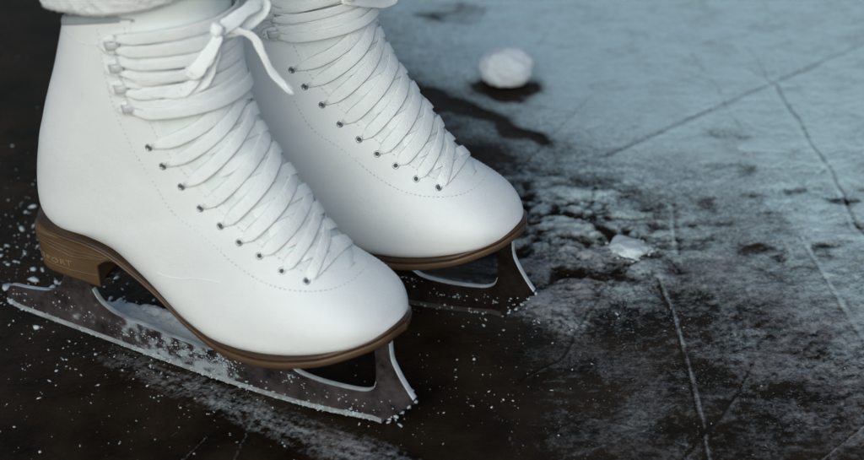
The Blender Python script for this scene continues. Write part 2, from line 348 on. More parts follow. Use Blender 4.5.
# dark wet ice around and left of the near skate
dm=ss(.03,-.03,s+.0)*.0
F=np.clip(F,0,1)
F=F*(1+.0*X)
tone=np.clip(ss(.88,1.32,Y+.30*(X-.1))+.30*fbm(X,Y,12,4,seed=90)+.30*fbm((X*.8+Y*.6)*.6,(Y*.8-X*.6)*1.6,26,4,seed=92)+.10,0,1)
# blades stand on flat ice
for (px,py,an) in ((-.25908,.96913,-.4540),(-.19668,1.05917,-.34426)):
    c,s_=math.cos(an),math.sin(an); u=(X-px)*c+(Y-py)*s_; v=-(X-px)*s_+(Y-py)*c; H=H*(1-ss(.02,.006,np.abs(v))*ss(-.02,0,u)*ss(.30,.28,u))
edge=ss(.75,.55,np.abs(X))*ss(.5,.72,Y)*ss(2.0,1.7,Y); H=H*edge
nx,ny=X.shape; V=np.stack([X,Y,H],-1).reshape(-1,3)
me=bpy.data.meshes.new('ice'); me.vertices.add(nx*ny); me.vertices.foreach_set('co',V.astype(np.float32).ravel())
ii,jj=np.meshgrid(np.arange(nx-1),np.arange(ny-1),indexing='ij'); a=(ii*ny+jj).ravel(); Q=np.stack([a,a+ny,a+ny+1,a+1],-1)
me.loops.add(Q.size); me.loops.foreach_set('vertex_index',Q.ravel().astype(np.int32)); me.polygons.add(len(Q)); me.polygons.foreach_set('loop_start',(np.arange(len(Q))*4).astype(np.int32))
me.polygons.foreach_set('use_smooth',np.ones(len(Q),bool)); me.update(calc_edges=True); me.validate()
grain=np.clip(ss(-.02,.12,X)*ss(1.10,.95,Y)*(.75+.8*fbm(X,Y,22,3,seed=95))+.35*ss(-.15,.0,s),0,1)
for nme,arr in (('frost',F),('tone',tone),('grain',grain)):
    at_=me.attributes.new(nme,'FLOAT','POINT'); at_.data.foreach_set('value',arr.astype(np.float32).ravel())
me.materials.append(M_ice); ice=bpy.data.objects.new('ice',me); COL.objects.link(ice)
tag(ice,kind='structure',label='dark frozen ice surface turning frosty blue towards the far right',cat='ice')

# ---------------------------------------------------------------- loose snow
ico_v=[];t_=(1+5**.5)/2
for x,y in ((-1,t_),(1,t_),(-1,-t_),(1,-t_)): ico_v+=[(x,y,0),(0,x,y),(y,0,x)]
ico_v=unit(np.array(ico_v,float))
_bm=bmesh.new(); bmesh.ops.create_icosphere(_bm,subdivisions=2,radius=1); _bm.verts.ensure_lookup_table()
IV=np.array([v.co[:] for v in _bm.verts]); IF=[tuple(v.index for v in f.verts) for f in _bm.faces]; _bm.free()
_bm=bmesh.new(); bmesh.ops.create_icosphere(_bm,subdivisions=1,radius=1); _bm.verts.ensure_lookup_table()
JV=np.array([v.co[:] for v in _bm.verts]); JF=[tuple(v.index for v in f.verts) for f in _bm.faces]; _bm.free()
def crumb(mb,c,r,flat=.6,sub=0,el=None):
    V_,F_=(JV,JF) if not sub else (IV,IF); off=rng.uniform(-50,50,3)
    d=np.clip(1+.9*hashn(V_+off,1.3),.35,2)+(.25*hashn(V_+off,3.1) if sub else 0)+rng.uniform(-.22,.22,len(V_)); P=V_*d[:,None]
    if el is None: el=rng.uniform(.5,2.0)
    a=rng.uniform(0,math.pi); P=P*np.array([r*el,r/el**.5,r*flat]); c_,s_=math.cos(a),math.sin(a)
    P=np.stack([P[:,0]*c_-P[:,1]*s_,P[:,0]*s_+P[:,1]*c_,P[:,2]],-1)+np.array(c); mb.add(P,F_)
mb=MB()
def scatter(n,cx,cy,sx,sy,r0,r1,uni=False,rot=0):
    for _ in range(n):
        a,b_=(rng.uniform(-1,1),rng.uniform(-1,1)) if uni else rng.normal(0,1,2)
        a*=sx;b_*=sy;x=cx+a*math.cos(rot)-b_*math.sin(rot);y=cy+a*math.sin(rot)+b_*math.cos(rot)
        r=r0*(r1/r0)**(rng.random()**2.6)
        crumb(mb,(x,y,r*.25),r,rng.uniform(.4,.8))
scatter(450,-.02,1.12,.36,.36,.00014,.0006,True)
scatter(190,-.262,1.055,.040,.045,.0004,.0030)
scatter(200,-.262,1.07,.05,.07,.0002,.0010)
scatter(60,-.235,1.18,.05,.09,.0004,.0018)
scatter(130,-.215,.905,.05,.04,.0002,.0011)
scatter(260,-.15,.895,.10,.014,.0002,.0010,rot=-.59)
scatter(120,-.12,.845,.10,.03,.00016,.0008)
scatter(60,.0,.885,.03,.025,.0002,.0013)
scatter(90,.05,.91,.05,.05,.00016,.0008)
scatter(110,.07,.985,.04,.018,.0002,.0012)
scatter(150,.03,1.008,.06,.006,.0002,.0011,rot=-.3)
scatter(500,.16,.90,.12,.07,.00012,.0004)
scatter(60,-.15,1.01,.05,.02,.0003,.0014,rot=-.45)
cr=mb.build('snow_crumbs',M_crumb,fix=False); tag(cr,'countless white snow crumbs scattered over the dark ice','snow crumbs',kind='stuff')
# scraped snow heap behind the near blade: low ridge with a ragged rim
def heap(name,pts,h,label,cat,w=.010,seed=0):
    n=90;m_=26; P=crom([(a,b_,0) for a,b_ in pts],n); T=unit(np.gradient(P,axis=0)); S=np.stack([-T[:,1],T[:,0],0*T[:,0]],-1); v=[]
    for i in range(n):
        e=math.sin(math.pi*min(1,max(0,i/(n-1))))**.45; wi=w*e*(1+.5*float(fbm(np.array(i*.16),np.array(seed*1.),1,4,.7)))+.0003
        for j in range(m_):
            q=j/(m_-1)*2-1; x,y,_=P[i]+S[i]*q*wi; z=h*e*max(0,1-abs(q)**2.2)**.6*(1+.8*float(fbm(np.array(x),np.array(y),110,4,.65,seed=seed)))+.0016*float(fbm(np.array(x),np.array(y),420,3,.7))*e-.0004
            v.append((x,y,z))
    f=[(i*m_+j,(i+1)*m_+j,(i+1)*m_+j+1,i*m_+j+1) for i in range(n-1) for j in range(m_-1)]
    mb=MB(); mb.add(v,f)
    for _ in range(150):
        i=rng.integers(4,n-4); q=rng.choice([-1,1])*rng.uniform(.7,1.15); x,y,_z=P[i]+S[i]*q*w; crumb(mb,(x,y,.0005),rng.uniform(.0005,.0016),.7)
    o=mb.build(name,M_snow,fix=False); tag(o,label,cat); return o
heap('snow_heap',[(-.222,.990),(-.196,.974),(-.165,.962),(-.13,.945),(-.10,.925)],.0085,'low heap of scraped snow behind the near blade','snow',.017,3)
# rounded lump of snow, and a flat broken one
mb=MB(); P=IV.copy(); _bm=bmesh.new(); bmesh.ops.create_icosphere(_bm,subdivisions=5,radius=1); _bm.verts.ensure_lookup_table()
P=np.array([v.co[:] for v in _bm.verts]); Fc=[tuple(v.index for v in f.verts) for f in _bm.faces]; _bm.free()
P0_=P.copy(); P=np.sign(P)*np.abs(P)**.86
P=P*(1+.13*hashn(P+4.2,1.2)+.07*hashn(P+9,3.2)+.03*hashn(P,8)+.02*hashn(P,19))[:,None]*np.array([.0215,.0195,.0165]); P[:,2]=np.where(P[:,2]<-.0088,-.0088+(P[:,2]+.0088)*.12,P[:,2]); mb.add(P,Fc)

o=mb.build('snow_lump',M_snow,fix=False,loc=(.0605,1.341,.0090)); tag(o,'rounded fist of white snow lying alone on the blue ice behind the skates','snow')

mb=MB(); Q_=P0_.copy(); Q_=np.sign(Q_)*np.abs(Q_)**.8; Q_=Q_*(1+.28*hashn(Q_+14.2,1.3)+.12*hashn(Q_+3,3.4)+.06*hashn(Q_,9))[:,None]*np.array([.0125,.0110,.0036]); mb.add(Q_,Fc)
for _ in range(40): a_=rng.uniform(0,6.28); r_=rng.uniform(.008,.017); crumb(mb,(r_*math.cos(a_),r_*math.sin(a_),-.001),rng.uniform(.0004,.0014),.7)
o=mb.build('snow_chip',M_chip,fix=False,loc=(.1345,1.060,.0022)); o.rotation_euler=(0,0,-.5); tag(o,'flat broken chip of white snow on the lumpy ice right of the farther skate','snow')

# ---------------------------------------------------------------- a skate
EYES=[(.1325,-.0340,.1602),(.1400,-.0332,.1498),(.1502,-.032,.1387),(.1610,-.0313,.1274),(.1734,-.0313,.1193),(.185,-.0311,.1115),(.1966,-.0297,.1052),(.2094,-.028,.0976),(.2231,-.0253,.0931)]
ET=[tuple(map(float,nearest(e))) for e in EYES]
HOOKT=[(.36,1.44),(.75,1.40),(1.16,1.36),(1.62,1.31)]
TT=np.array([-.5]+[h[0] for h in HOOKT]+[e[0] for e in ET]+[12.35,12.75]); 
AA=np.array([1.30]+[h[1]-.16 for h in HOOKT]+[e[1]-.205 for e in ET]+[.26,.0])
def ath(t): return np.interp(t,TT,AA)
EDGE_END=12.75
def path_surf(pts,n,h):
    """polyline in (t, a) -> points and normals h above the leather"""
    P=crom([(p[0],p[1],0) for p in pts],n); t,a=P[:,0],P[:,1]; N=norm(t,a); hh=np.asarray(h); return surf(t,a)+N*(hh[:,None] if hh.ndim else hh),N
def stitches(mb,pts,pitch=.0028,ln=.0017,r=.00028,h=.0001):
    P,N=path_surf(pts,600,h); d=np.r_[0,np.cumsum(np.linalg.norm(np.diff(P,axis=0),axis=1))]; s_=0.
    while s_+ln<d[-1]:
        q=[np.array([np.interp(s_+ln*k/3,d,P[:,c]) for c in range(3)]) for k in range(4)]; nn=N[np.searchsorted(d,s_)]
        q[0]-=nn*.0004; q[3]-=nn*.0004; ribbon(mb,q,[nn]*4,r*2,r*1.6,6); s_+=pitch
def outline_half(z_keys):  # widest half width of each section
    return
def make_skate(name,loc,rz,side,label,seed,variant):
    random.seed(seed); R=np.random.default_rng(seed)
    root=empty(name,loc,rz); tag(root,label,'ice skate',group='pair of white figure skates')
    L=(0,0,Z0)
    # --- upper: shell from the throat edge round the heel / under the sole, open throat
    ts=np.concatenate([np.linspace(0,12.6,190),np.linspace(12.62,18,90)]); u=np.linspace(0,1,90)
    rows=[]
    for t in ts:
        a0=float(ath(t)) if t<EDGE_END else 0.
        uu=u if t<EDGE_END else u
        a=np.concatenate([a0+(math.pi-a0)*uu,2*math.pi-(a0+(math.pi-a0)*uu[-2::-1])]); tt=np.full_like(a,t)
        if t<.6:   # rolled, gently dipped rim: lower at the back
            tt=tt
        rows.append(surf(tt,a))
    n=len(rows[0]); v=np.concatenate(rows)
    sy=side*.0025*ss(.16,.275,v[:,0]); v[:,1]+=sy
    v+= unit(v-np.array([.12,0,.12]))*(.00035*hashn(v,55))[:,None]
    f=[(i*n+j,(i+1)*n+j,(i+1)*n+j+1,i*n+j+1) for i in range(len(ts)-1) for j in range(n-1)]
    o=mesh_obj('boot_upper',v,f,M_leather,root,True,L)
    bm=bmesh.new(); bm.from_mesh(o.data); bmesh.ops.remove_doubles(bm,verts=bm.verts,dist=1e-5)
    # close the toe
    bmesh.ops.recalc_face_normals(bm,faces=bm.faces)
    cen=Vector((.2,0,.07)); tot=sum((fc.calc_center_median()-Vector((fc.calc_center_median().x,0,.08))).dot(fc.normal) for fc in list(bm.faces)[::37])
    if tot<0: bmesh.ops.reverse_faces(bm,faces=bm.faces)
    bm.to_mesh(o.data); bm.free(); o.data.polygons.foreach_set('use_smooth',[True]*len(o.data.polygons))
    m=o.modifiers.new('solid','SOLIDIFY'); m.thickness=.0024; m.offset=-1; m.use_rim=True
    m=o.modifiers.new('bev','BEVEL'); m.width=.0006; m.segments=2; m.limit_method='ANGLE'; m.angle_limit=math.radians(60)
    upper=o
    def sh(P): P=np.array(P,float); P[...,1]+=side*.0025*ss(.16,.275,P[...,0]); return P
    # --- tongue
    tt=np.linspace(-1.9,13.0,150); q=np.linspace(-1,1,41); rows=[]
    for t in tt:
        w=float(ath(max(t,-.5)))+.16; w=min(w,1.30) if t>.5 else w*(1-.10*max(0,-t)) ; w*=1 if t<11 else 1
        a=q*w; P=surf(np.full(41,t),a); N=norm(np.full(41,t),a); rows.append(P-N*(.0020-.0012*np.cos(q*1.4)**2)[:,None]+N*(.0004*hashn(P,70))[:,None]+ (N*.0035*max(0,-t)))
    mb=MB(); mb.loft([sh(r) for r in rows],closed=False); o=mb.build('tongue',M_tongue,root,loc=L)
    m=o.modifiers.new('solid','SOLIDIFY'); m.thickness=.003; m.offset=0
    # --- lining collar: padded roll inside the rim
    aa=np.linspace(1.2,2*math.pi-1.2,90); P=sh(surf(0*aa+.02,aa)); C=P.mean(0); inn=unit(C-P)*np.array([1,1,0]); P=P+inn*.0032+np.array([0,0,.0006])
    mb=MB(); tube(mb,P,.0036*np.sin(np.linspace(.15,math.pi-.15,90))**.25,10); mb.build('padded_collar',M_lining,root,loc=L)
    # --- stitching
    mb=MB()
    for sg in (1,-1):
        S=[(.10,1.66),(.9,1.57),(1.75,1.50),(2.85,1.40),(4.4,1.30),(6.6,1.25),(8.5,1.19),(10.05,1.02),(11.6,.80),(12.9,.55),(13.5,.26),(13.62,0)]
        stitches(mb,[(a,b_*sg) for a,b_ in S])
        S2=[(a,ath(a)*sg+.075*sg) for a in np.linspace(.1,12.2,14)]
        stitches(mb,S2,.0028,.0018,.00028)
        if sg==-1: stitches(mb,[(12.9,-.62),(13.9,-.80),(14.7,-.80),(15.5,-.74),(16.4,-.85)] if side>0 else [(13.0,-.70),(13.85,-.74),(14.7,-.66),(15.6,-.57),(16.6,-.52)],.0026,.0016)
        stitches(mb,[(.08,2.5*sg),(.35,1.9*sg),(.40,1.62*sg)],.003,.002)
    mb.v=[tuple(p) for p in sh(np.array(mb.v))]
    mb.build('stitching',M_thread,root,loc=L)
    # --- long side seam
    if variant==1: mb=MB(); P,N=path_surf([(8.67,1.80),(8.85,1.69),(9.01,1.58),(9.45,1.38)],40,.00005); ribbon(mb,sh(P),N,.0005,.0004,6); mb.build('seam',M_leather,root,loc=L)
    # --- eyelets with holes, hooks
    def disc(c,N,T,r0,r1,h):
        S=np.cross(N,T); k=20; rings=[]
        for (r,z) in ((r1,-.0004),(r1,h*.5),((r0+r1)/2,h),(r0,h*.4),(r0*.96,-.0006)):
            rings.append([c+T*r*math.cos(2*math.pi*i/k)+S*r*math.sin(2*math.pi*i/k)+N*z for i in range(k)])
        return rings
    for sg in (1,-1):
        for (t,a) in ET:
            P,N=path_surf([(t,a*sg),(t+.05,a*sg)],2,.0001); P=sh(P); T=unit(P[1]-P[0]); T=unit(T-N[0]*np.dot(T,N[0]))
            mb=MB(); mb.loft(disc(P[0],N[0],T,.0011,.0022,.0006)); e=mb.build('eyelet',M_metal,root,loc=L)
            mb=MB(); r=disc(P[0],N[0],T,.0005,.00105,.0)[1]; mb.add(list(np.array(r)+N[0]*.00012),[tuple(range(len(r)))]); mb.build('hole',M_hole,e)
        for (t,a) in HOOKT:
            P,N=path_surf([(t,a*sg),(t,(a+.12)*sg)],2,.0); P=sh(P); c=P[0]; T=unit(P[1]-P[0]); N0=N[0]
            prof=[c-T*.001,c-T*.001+N0*.0012,c+T*.0005+N0*.0030,c+T*.003+N0*.0042,c+T*.0055+N0*.0040,c+T*.0068+N0*.0026]
            Q_=crom(prof,14); mb=MB(); ribbon(mb,Q_,unit(np.cross(np.gradient(Q_,axis=0),np.cross(T,N0))),np.linspace(.0036,.0052,14),.0008,10); mb.build('hook',M_hook,root,loc=L)
    # --- shoelace: one cord, criss-cross
    mb=MB(); n=46
    def taut(t0,a0,t1,a1,x):
        P0,P1=surf(t0,a0),surf(t1,a1); C=P0+(P1-P0)*x[:,None]; d=norm((t0+t1)/2,0.); d=d*np.array([1,0,1]); d=unit(d); e=np.array([-d[2],0,d[0]])
        t=t0+(t1-t0)*x; a=a0+(a1-a0)*x
        for _ in range(14):
            f_=lambda t,a:((surf(t,a)-C)[:,1],(surf(t,a)-C)@e)
            r=f_(t,a); h_=1e-4; ra=f_(t,a+h_); rt=f_(t+h_,a)
            A11,A12=(rt[0]-r[0])/h_,(ra[0]-r[0])/h_; A21,A22=(rt[1]-r[1])/h_,(ra[1]-r[1])/h_; D=A11*A22-A12*A21; D=np.where(np.abs(D)<1e-9,1e-9,D)
            t=t-.7*np.clip((A22*r[0]-A12*r[1])/D,-.5,.5); a=a-.7*np.clip((-A21*r[0]+A11*r[1])/D,-.2,.2); a=np.clip(a,-1.5,1.5)
        k5=np.ones(5)/5; t=np.convolve(np.pad(t,2,'edge'),k5,'valid'); a=np.convolve(np.pad(a,2,'edge'),k5,'valid')
        for (v_,q0,q1) in ((t,t0,t1),(a,a0,a1)): v_+=(q0-v_[0])*ss(.26,0,x)+(q1-v_[-1])*ss(.80,1,x)
        return t,a
    def cross(t0,a0,t1,a1,hA,hB,hM,w,under_end,seed_,wrap0=False,hM2=None):
        """from (t0,a0) over the throat to (t1,a1); dives under the facing at the end when under_end"""
        x=np.linspace(0,1,n); bow=.12*math.sin(seed_*3.1)*1.6
        t=t0+(t1-t0)*x+bow*np.sin(math.pi*x)*(t1-t0 if abs(t1-t0)>.5 else .5); a=a0+(a1-a0)*x
        if wrap0: t,a=taut(t0,a0,t1,a1,x)
        hc=hM if hM2 is None else hM+(hM2-hM)*ss(*wrap0,x)
        h=hc+(hA-hc)*ss(.10,0,x)+(hB-hc)*ss(.86,1,x)
        h=h+.0005*fbm(x*4,x*0+seed_,1.,3)
        N=norm(t,a); P=surf(t,a)+N*np.asarray(h)[:,None]
        wv=w*(1-.60*ss(.06,.0,x)-.20*ss(.88,1,x))*(1+.06*np.sin(x*9+seed_)); tw=.07*np.sin(x*5+seed_*1.7)+.25*ss(.12,0,x)*math.copysign(1,-a0)
        ribbon(mb,sh(P),N,wv,.00065*(1+.6*ss(.08,0,x)),10,twist=tw)
    for i,(t,a) in enumerate(ET):
        # next level up (towards the shaft)
        lv=[h[0] for h in HOOKT]+[e[0] for e in ET]
        tA=float(np.interp(i-random.uniform(1.45,1.95),range(-4,9),lv)); tB=float(np.interp(i-random.uniform(.9,1.1),range(-4,9),lv))
        cross(t-.02,a-.035,tA,-(float(ath(tA))+.02),.0002,-.0022,.0017,random.uniform(.0074,.0090)*(1 if i<7 else .85),True,seed+i*1.3,(.50,.72),.0008)
        cross(t-.02,-(a-.035),tB,float(ath(tB))+.01,.0002,-.0022,.0017,random.uniform(.0074,.0090)*(1 if i<7 else .85),True,seed+i*2.1,(.26,.46),.0008)
    # bottom bar
    cross(ET[8][0]+.03,ET[8][1],ET[8][0]+.03,-ET[8][1],-.0008,-.0008,.0009,.0060,False,seed+.5)
    # hook lacing
    HK=HOOKT+[(ET[0][0],ET[0][1])]
    for i,(t,a) in enumerate(HOOKT):
        for sg in (1,-1):
            for (dt,da,w) in ((.10,.10,.0068),(-.08,.10,.0064)):
                tu=HOOKT[i-1] if (i>0 and dt<0) else (HOOKT[min(i+1,3)] if dt>0 else (t,a)); same=(tu[0]==t)
                t1=tu[0]+(.0 if same else (.07 if dt<0 else -.07)); 
                t1=(t+t1)/2 if not same else t
                # half a crossing: to the centre line and beyond to the far hook
                cross(t+dt,(a+.02)*sg,t1+(.10 if dt>0 else -.10),-(a+.0)*sg,.0022,.0022,.0030+.0009*((i+(dt>0)+(sg>0))%3),w*random.uniform(.85,1.1),False,seed+i+sg*.7+dt)
            # loop round the hook's neck
            x=np.linspace(-1,1,22); tt_=t+.115*x*1.0; aa_=(a+.02+.125*np.sqrt(np.clip(1-x*x,0,1)))*sg; N=norm(tt_,aa_); ribbon(mb,sh(surf(tt_,aa_)+N*.0017),N,.0042,.0016,10)
    def free(pts,w,th,nrm,wob=0,nn=50):
        Q_=crom(pts,nn); x=np.linspace(0,1,nn); Nn=np.tile(unit(np.array(nrm,float)),(nn,1)) if np.ndim(nrm[0])==0 else unit(crom(nrm,nn)); ribbon(mb,Q_,Nn,w*(1+.10*np.sin(x*17)+.06*np.sin(x*41)),th,12,twist=wob*np.sin(x*6))
    lace=None
    if variant==1:
        K=np.array(BOW['knot'])
        # knot: two crossed wraps
        nr=(.35,-.80,.45)
        for (d1,w,s_) in (((.002,.001,.0042),.006,.0),((.0035,-.001,-.002),.0055,1.)):
            x=np.linspace(0,2*math.pi,26); d1=np.array(d1); e1=unit(d1); e2=unit(np.cross(e1,np.array(nr)))*1.0
            c=K; Q_=[c+e1*.0034*math.cos(a_)+np.array(unit(np.array(nr)))*.0034*math.sin(a_) for a_ in x]
            ribbon(mb,Q_,[unit(q_-c) for q_ in Q_],.0062,.0013,10)
        free(BOW['loop_r'],.0078,.0010,[(.2,-.9,.4),(.3,-.8,.5),(.1,-.6,.8),(.2,-.9,.3)],.3)
        free(BOW['tail_r'],.0044,.0010,nr,.5)
        free(BOW['loop_l'],.0090,.0010,[(.3,-.8,.4),(.5,-.7,.3),(.4,-.85,.3),(.2,-.8,.5)],.3)
        free(BOW['loop_m'],.0060,.0009,[(.3,-.8,.4),(.5,-.7,.3),(.4,-.85,.3),(.2,-.8,.5)],.25)
        free(BOW['tail_l'],.0070,.0009,nr,.3)
        # aglet
        a_,b_=np.array(BOW['tail_r'][-2]),np.array(BOW['tail_r'][-1]); tube(mb,[a_+(b_-a_)*x for x in (.55,.8,1,1.12)],[.0017,.0014,.0013,.0009],8)
    else:
        K=np.array(BOW['knot2'])
        free(BOW['loop_b'],.0068,.0013,[(.3,-.6,.7),(.3,-.8,.5),(.3,-.7,.6),(.6,-.3,.7),(.3,-.5,.8),(.3,-.5,.8)],.1)
        free(BOW['loop_c'],.0075,.0018,[(.3,-.6,.7),(.3,-.8,.5),(.3,-.7,.6)],.2)
        nr=unit(np.array((.35,-.80,.45)))
        for e1 in (unit(np.array([.2,.5,1.])),unit(np.array([1.,.3,-.4]))):
            x=np.linspace(0,2*math.pi,26); Q_=[K+e1*.0036*math.cos(a_)+nr*.0036*math.sin(a_) for a_ in x]; ribbon(mb,Q_,[unit(q_-K) for q_ in Q_],.0064,.0014,10)
    lace=mb.build('shoelace',M_lace,root,loc=L)
    # --- sole: welt + outsole following the boot's underside
    xs=np.concatenate([np.linspace(.0300,.06,14)[:-1],np.linspace(.06,.235,60)[:-1],.235+(.2712-.235)*np.sin(np.linspace(0,math.pi/2,26))])
    zk=[k[1] for k in KB]; xk=[k[0] for k in KB]
    def zbot(x): return float(np.interp(x,[.03,.045,.067,.080]+xk[8:],[.0835,.0830,.0830,.0815]+zk[8:]))
    zz=np.array([zbot(x) for x in xs]); ker=np.ones(7)/7; zz=np.convolve(np.pad(zz,3,'edge'),ker,'valid')
    hk=crom([(.0300,.000,0),(.0325,.0140,0),(.040,.0235,0),(.055,.0300,0),(.075,.0310,0),(.10,.0290,0),(.125,.0285,0),(.15,.0320,0),(.175,.0375,0),(.20,.0412,0),(.22,.0412,0),(.238,.0380,0),(.250,.0310,0),(.2605,.0225,0),(.2680,.0130,0),(.2712,.0,0)],300)
    hw=np.interp(xs,hk[:,0],hk[:,1])
    def slab(ztop,zlow,inset0,inset1,nm,mat,x0=0,bev=0):
        mb=MB(); v=[]; idx=[i for i in range(len(xs)) if xs[i]>=x0]
        zt=np.array([ztop(xs[i],zz[i]) for i in idx]); zl=np.array([zlow(xs[i],zz[i]) for i in idx]); nr_=[]
        prof=[(1,0.,0.),(1,.15,.0),(1,.85,.0),(1,1.,.0)]
        yc=side*.0025*ss(.16,.275,xs[idx]); rings=[]
        for kk,i in enumerate(idx):
            w=max(hw[i],.0004); wi=w-inset1*min(1,w/.01); wo=w-inset0*min(1,w/.01); b_=.0007
            c=yc[kk]; r=[(xs[i],c-wo+b_,zt[kk]),(xs[i],c-wo,zt[kk]-b_),(xs[i],c-wi,zl[kk]+b_),(xs[i],c-wi+b_,zl[kk]),(xs[i],c+wi-b_,zl[kk]),(xs[i],c+wi,zl[kk]+b_),(xs[i],c+wo,zt[kk]-b_),(xs[i],c+wo-b_,zt[kk])]
            rings.append(r)
        mb.loft(rings,True,True); return mb.build(nm,mat,root,loc=L)
    up=lambda x: .0038+.0008*ss(.16,.27,x)
    wt=lambda x:.0017+.0010*ss(.12,.18,x)
    st=lambda x:.0026+.0020*ss(.12,.18,x)
    slab(lambda x,z:z+up(x)-.0005,lambda x,z:z+up(x)-.0005-wt(x),.0008,.0004,'welt',M_welt)
    slab(lambda x,z:z+up(x)-.0008-wt(x),lambda x,z:z+up(x)-.0008-wt(x)-st(x),.0,.0006,'sole',M_sole)
    # --- heel block with its rounded back, waist side and breast
    mb=MB(); rings=[]; nz=20
    def hw_(q): return .0300-.0022*q
    def hx_(q): return .0312+.0022*q
    def hf_(q): return .0985-.0150*min(1,q*2.2)**.8
    def flank(x,q,sg,h=.0003):
        w=hw_(q); xr=hx_(q); c=xr+.022; e=2.6
        y=w*(1-.04*max(0,(x-c)/.045)) if x>=c else w*max(0,1-abs((c-x)/.022)**e)**(1/e)
        zt=min(.0828,zbot(x)+.0002); zb_=.0575-(x-.035)*.09; return np.array([x,-sg*(y+h),zt+(zb_-zt)*q])
    for k_ in range(nz):
        q=k_/(nz-1); xr=hx_(q); xf=hf_(q); sd_=[]
        for g in np.linspace(0,1,30):
            a=g*math.pi/2; x=xr+.022-.022*math.cos(a)**(2/2.6); sd_.append(x)
        sd_+=list(np.linspace(xr+.022,xf,22)[1:])
        R1=[flank(x,q,1,0) for x in sd_]; y1=R1[-1][1]
        fr_=[np.array([xf-.006*(1-g*g)*min(1,q*3),y1*g,R1[-1][2]]) for g in np.linspace(.9,-.9,17)]
        R2=[flank(x,q,-1,0) for x in sd_[::-1]]
        rings.append(R1+fr_+R2[:-1])
    mb.loft(rings,True,True); heel=mb.build('heel',M_heel,root,bevel=0,loc=L)
    # moulded waves and lettering on both flanks
    mb=MB()
    for sg in (1,-1):
        for (z1,z2,z3,x0,x1,r) in ((.06,.26,.10,.0330,.092,.0005),(.20,.44,.22,.0335,.0875,.0006),(.78,.80,.70,.0345,.0825,.0006),(.10,.36,.16,.0332,.090,.0004)):
            P=[flank(x0+(x1-x0)*g,float(np.interp(g,[0,.3,.62,.85,1],[z1,z1-(z1-z2)*.45,z2,z2+(z3-z2)*.45,z3])),sg,-.0002) for g in np.linspace(0,1,60)]
            K5=np.array(P); K5[2:-2]=(K5[:-4]+K5[1:-3]+K5[2:-2]+K5[3:-1]+K5[4:])/5; tube(mb,K5,r*np.ones(60),8)
    mb.build('moulded_wave',M_heel,heel)
    cu=bpy.data.curves.new('t','FONT'); cu.body='RISPORT'; cu.size=.0048; cu.extrude=.0002; cu.resolution_u=3; cu.space_character=1.12
    to=bpy.data.objects.new('t',cu); COL.objects.link(to); bpy.context.view_layer.update(); tm=bpy.data.meshes.new_from_object(to.evaluated_get(bpy.context.evaluated_depsgraph_get())); bpy.data.objects.remove(to)
    tv=np.array([v.co[:] for v in tm.vertices]); tf=[tuple(p.vertices) for p in tm.polygons]; x0,x1=tv[:,0].min(),tv[:,0].max()
    out=[]
    for (x,y,z) in tv:
        g=(x-x0)/(x1-x0); X_=.0365+.0290*g; q_=.66+.06*math.sin(g*3)-y/.026; out.append(flank(X_,q_,1,.0003+z))
    mb=MB(); mb.add(out,tf); mb.build('lettering',M_emboss,heel,smooth=False,fix=False)
    # --- blade: one steel plate, then its ground lower edge, mounting plates and screws
    def fil(pts,n=6): # rounded polyline
        return pts
    bot=[(-.0106,.0035),(.0,.0012),(.03,-.0012),(.06,-.0034),(.095,-.0062),(.131,-.0086),(.166,-.0101),(.190,-.0104),(.215,-.0096),(.235,-.0078),(.250,-.0060)]
    bot=[tuple(p[:2]) for p in crom([(a,b_,0) for a,b_ in bot],44)]
    picks=[(.2565,-.0066),(.2572,-.0028),(.2612,-.0042),(.2618,-.0003),(.2655,-.0010),(.2660,.0030),(.2695,.0032),(.2702,.0072),(.2738,.0084),(.2742,.0118),(.2785,.0132)]
    front=[(.2775,.0160),(.2745,.0200),(.2700,.0268),(.2660,.0340),(.2636,.0400),(.2625,.0500)]
    hole=[(.2525,.0500),(.2530,.0400),(.2535,.0300),(.2532,.0215),(.2515,.0165),(.2470,.0133),(.2400,.0118),(.2285,.0108),(.2150,.0106),(.2030,.0120),(.1960,.0155),(.1915,.0230),(.1900,.0360)]
    back=[(.1530,.0370),(.1520,.0260),(.1500,.0165),(.1440,.0118),(.1323,.0108),(.1150,.0122),(.0967,.0143),(.0800,.0160),(.0700,.0185),(.0620,.0235),(.0570,.0310),(.0550,.0400),(.0548,.0520)]
    tail=[(.0385,.0520),(.0378,.0420),(.0350,.0320),(.0300,.0245),(.0240,.0212),(.0150,.0192),(.0040,.0178),(-.0040,.0172),(-.0080,.0155),(-.0103,.0100)]
    def sm(seg,n=40): return [tuple(p[:2]) for p in crom([(a,b_,0) for a,b_ in seg],n)]
    poly=bot+picks+sm(front,16)+sm(hole,50)+sm(back,50)+sm(tail,40)
    th=.0019
    mb=MB(); k=len(poly)
    mb.add([(x,-th,z) for x,z in poly]+[(x,th,z) for x,z in poly],[tuple(range(k)),tuple(range(2*k-1,k-1,-1))]+[(i,(i+1)%k,k+(i+1)%k,k+i) for i in range(k)])
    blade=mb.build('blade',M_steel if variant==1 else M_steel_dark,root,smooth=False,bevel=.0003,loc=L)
    bm=bmesh.new(); bm.from_mesh(blade.data); bmesh.ops.triangulate(bm,faces=[f_ for f_ in bm.faces if len(f_.verts)>4]); bm.to_mesh(blade.data); bm.free()
    # polished ground strip along the running edge
    mb=MB(); B=np.array(bot+[picks[0]]); hgt=.0031
    rings=[[(x,-th-.00035,z+hgt),(x,-th-.00035,z-.0001),(x,th+.00035,z-.0001),(x,th+.00035,z+hgt)] for x,z in B]; mb.loft(rings,True,True)
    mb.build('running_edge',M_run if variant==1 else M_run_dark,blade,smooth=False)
    mb=MB()
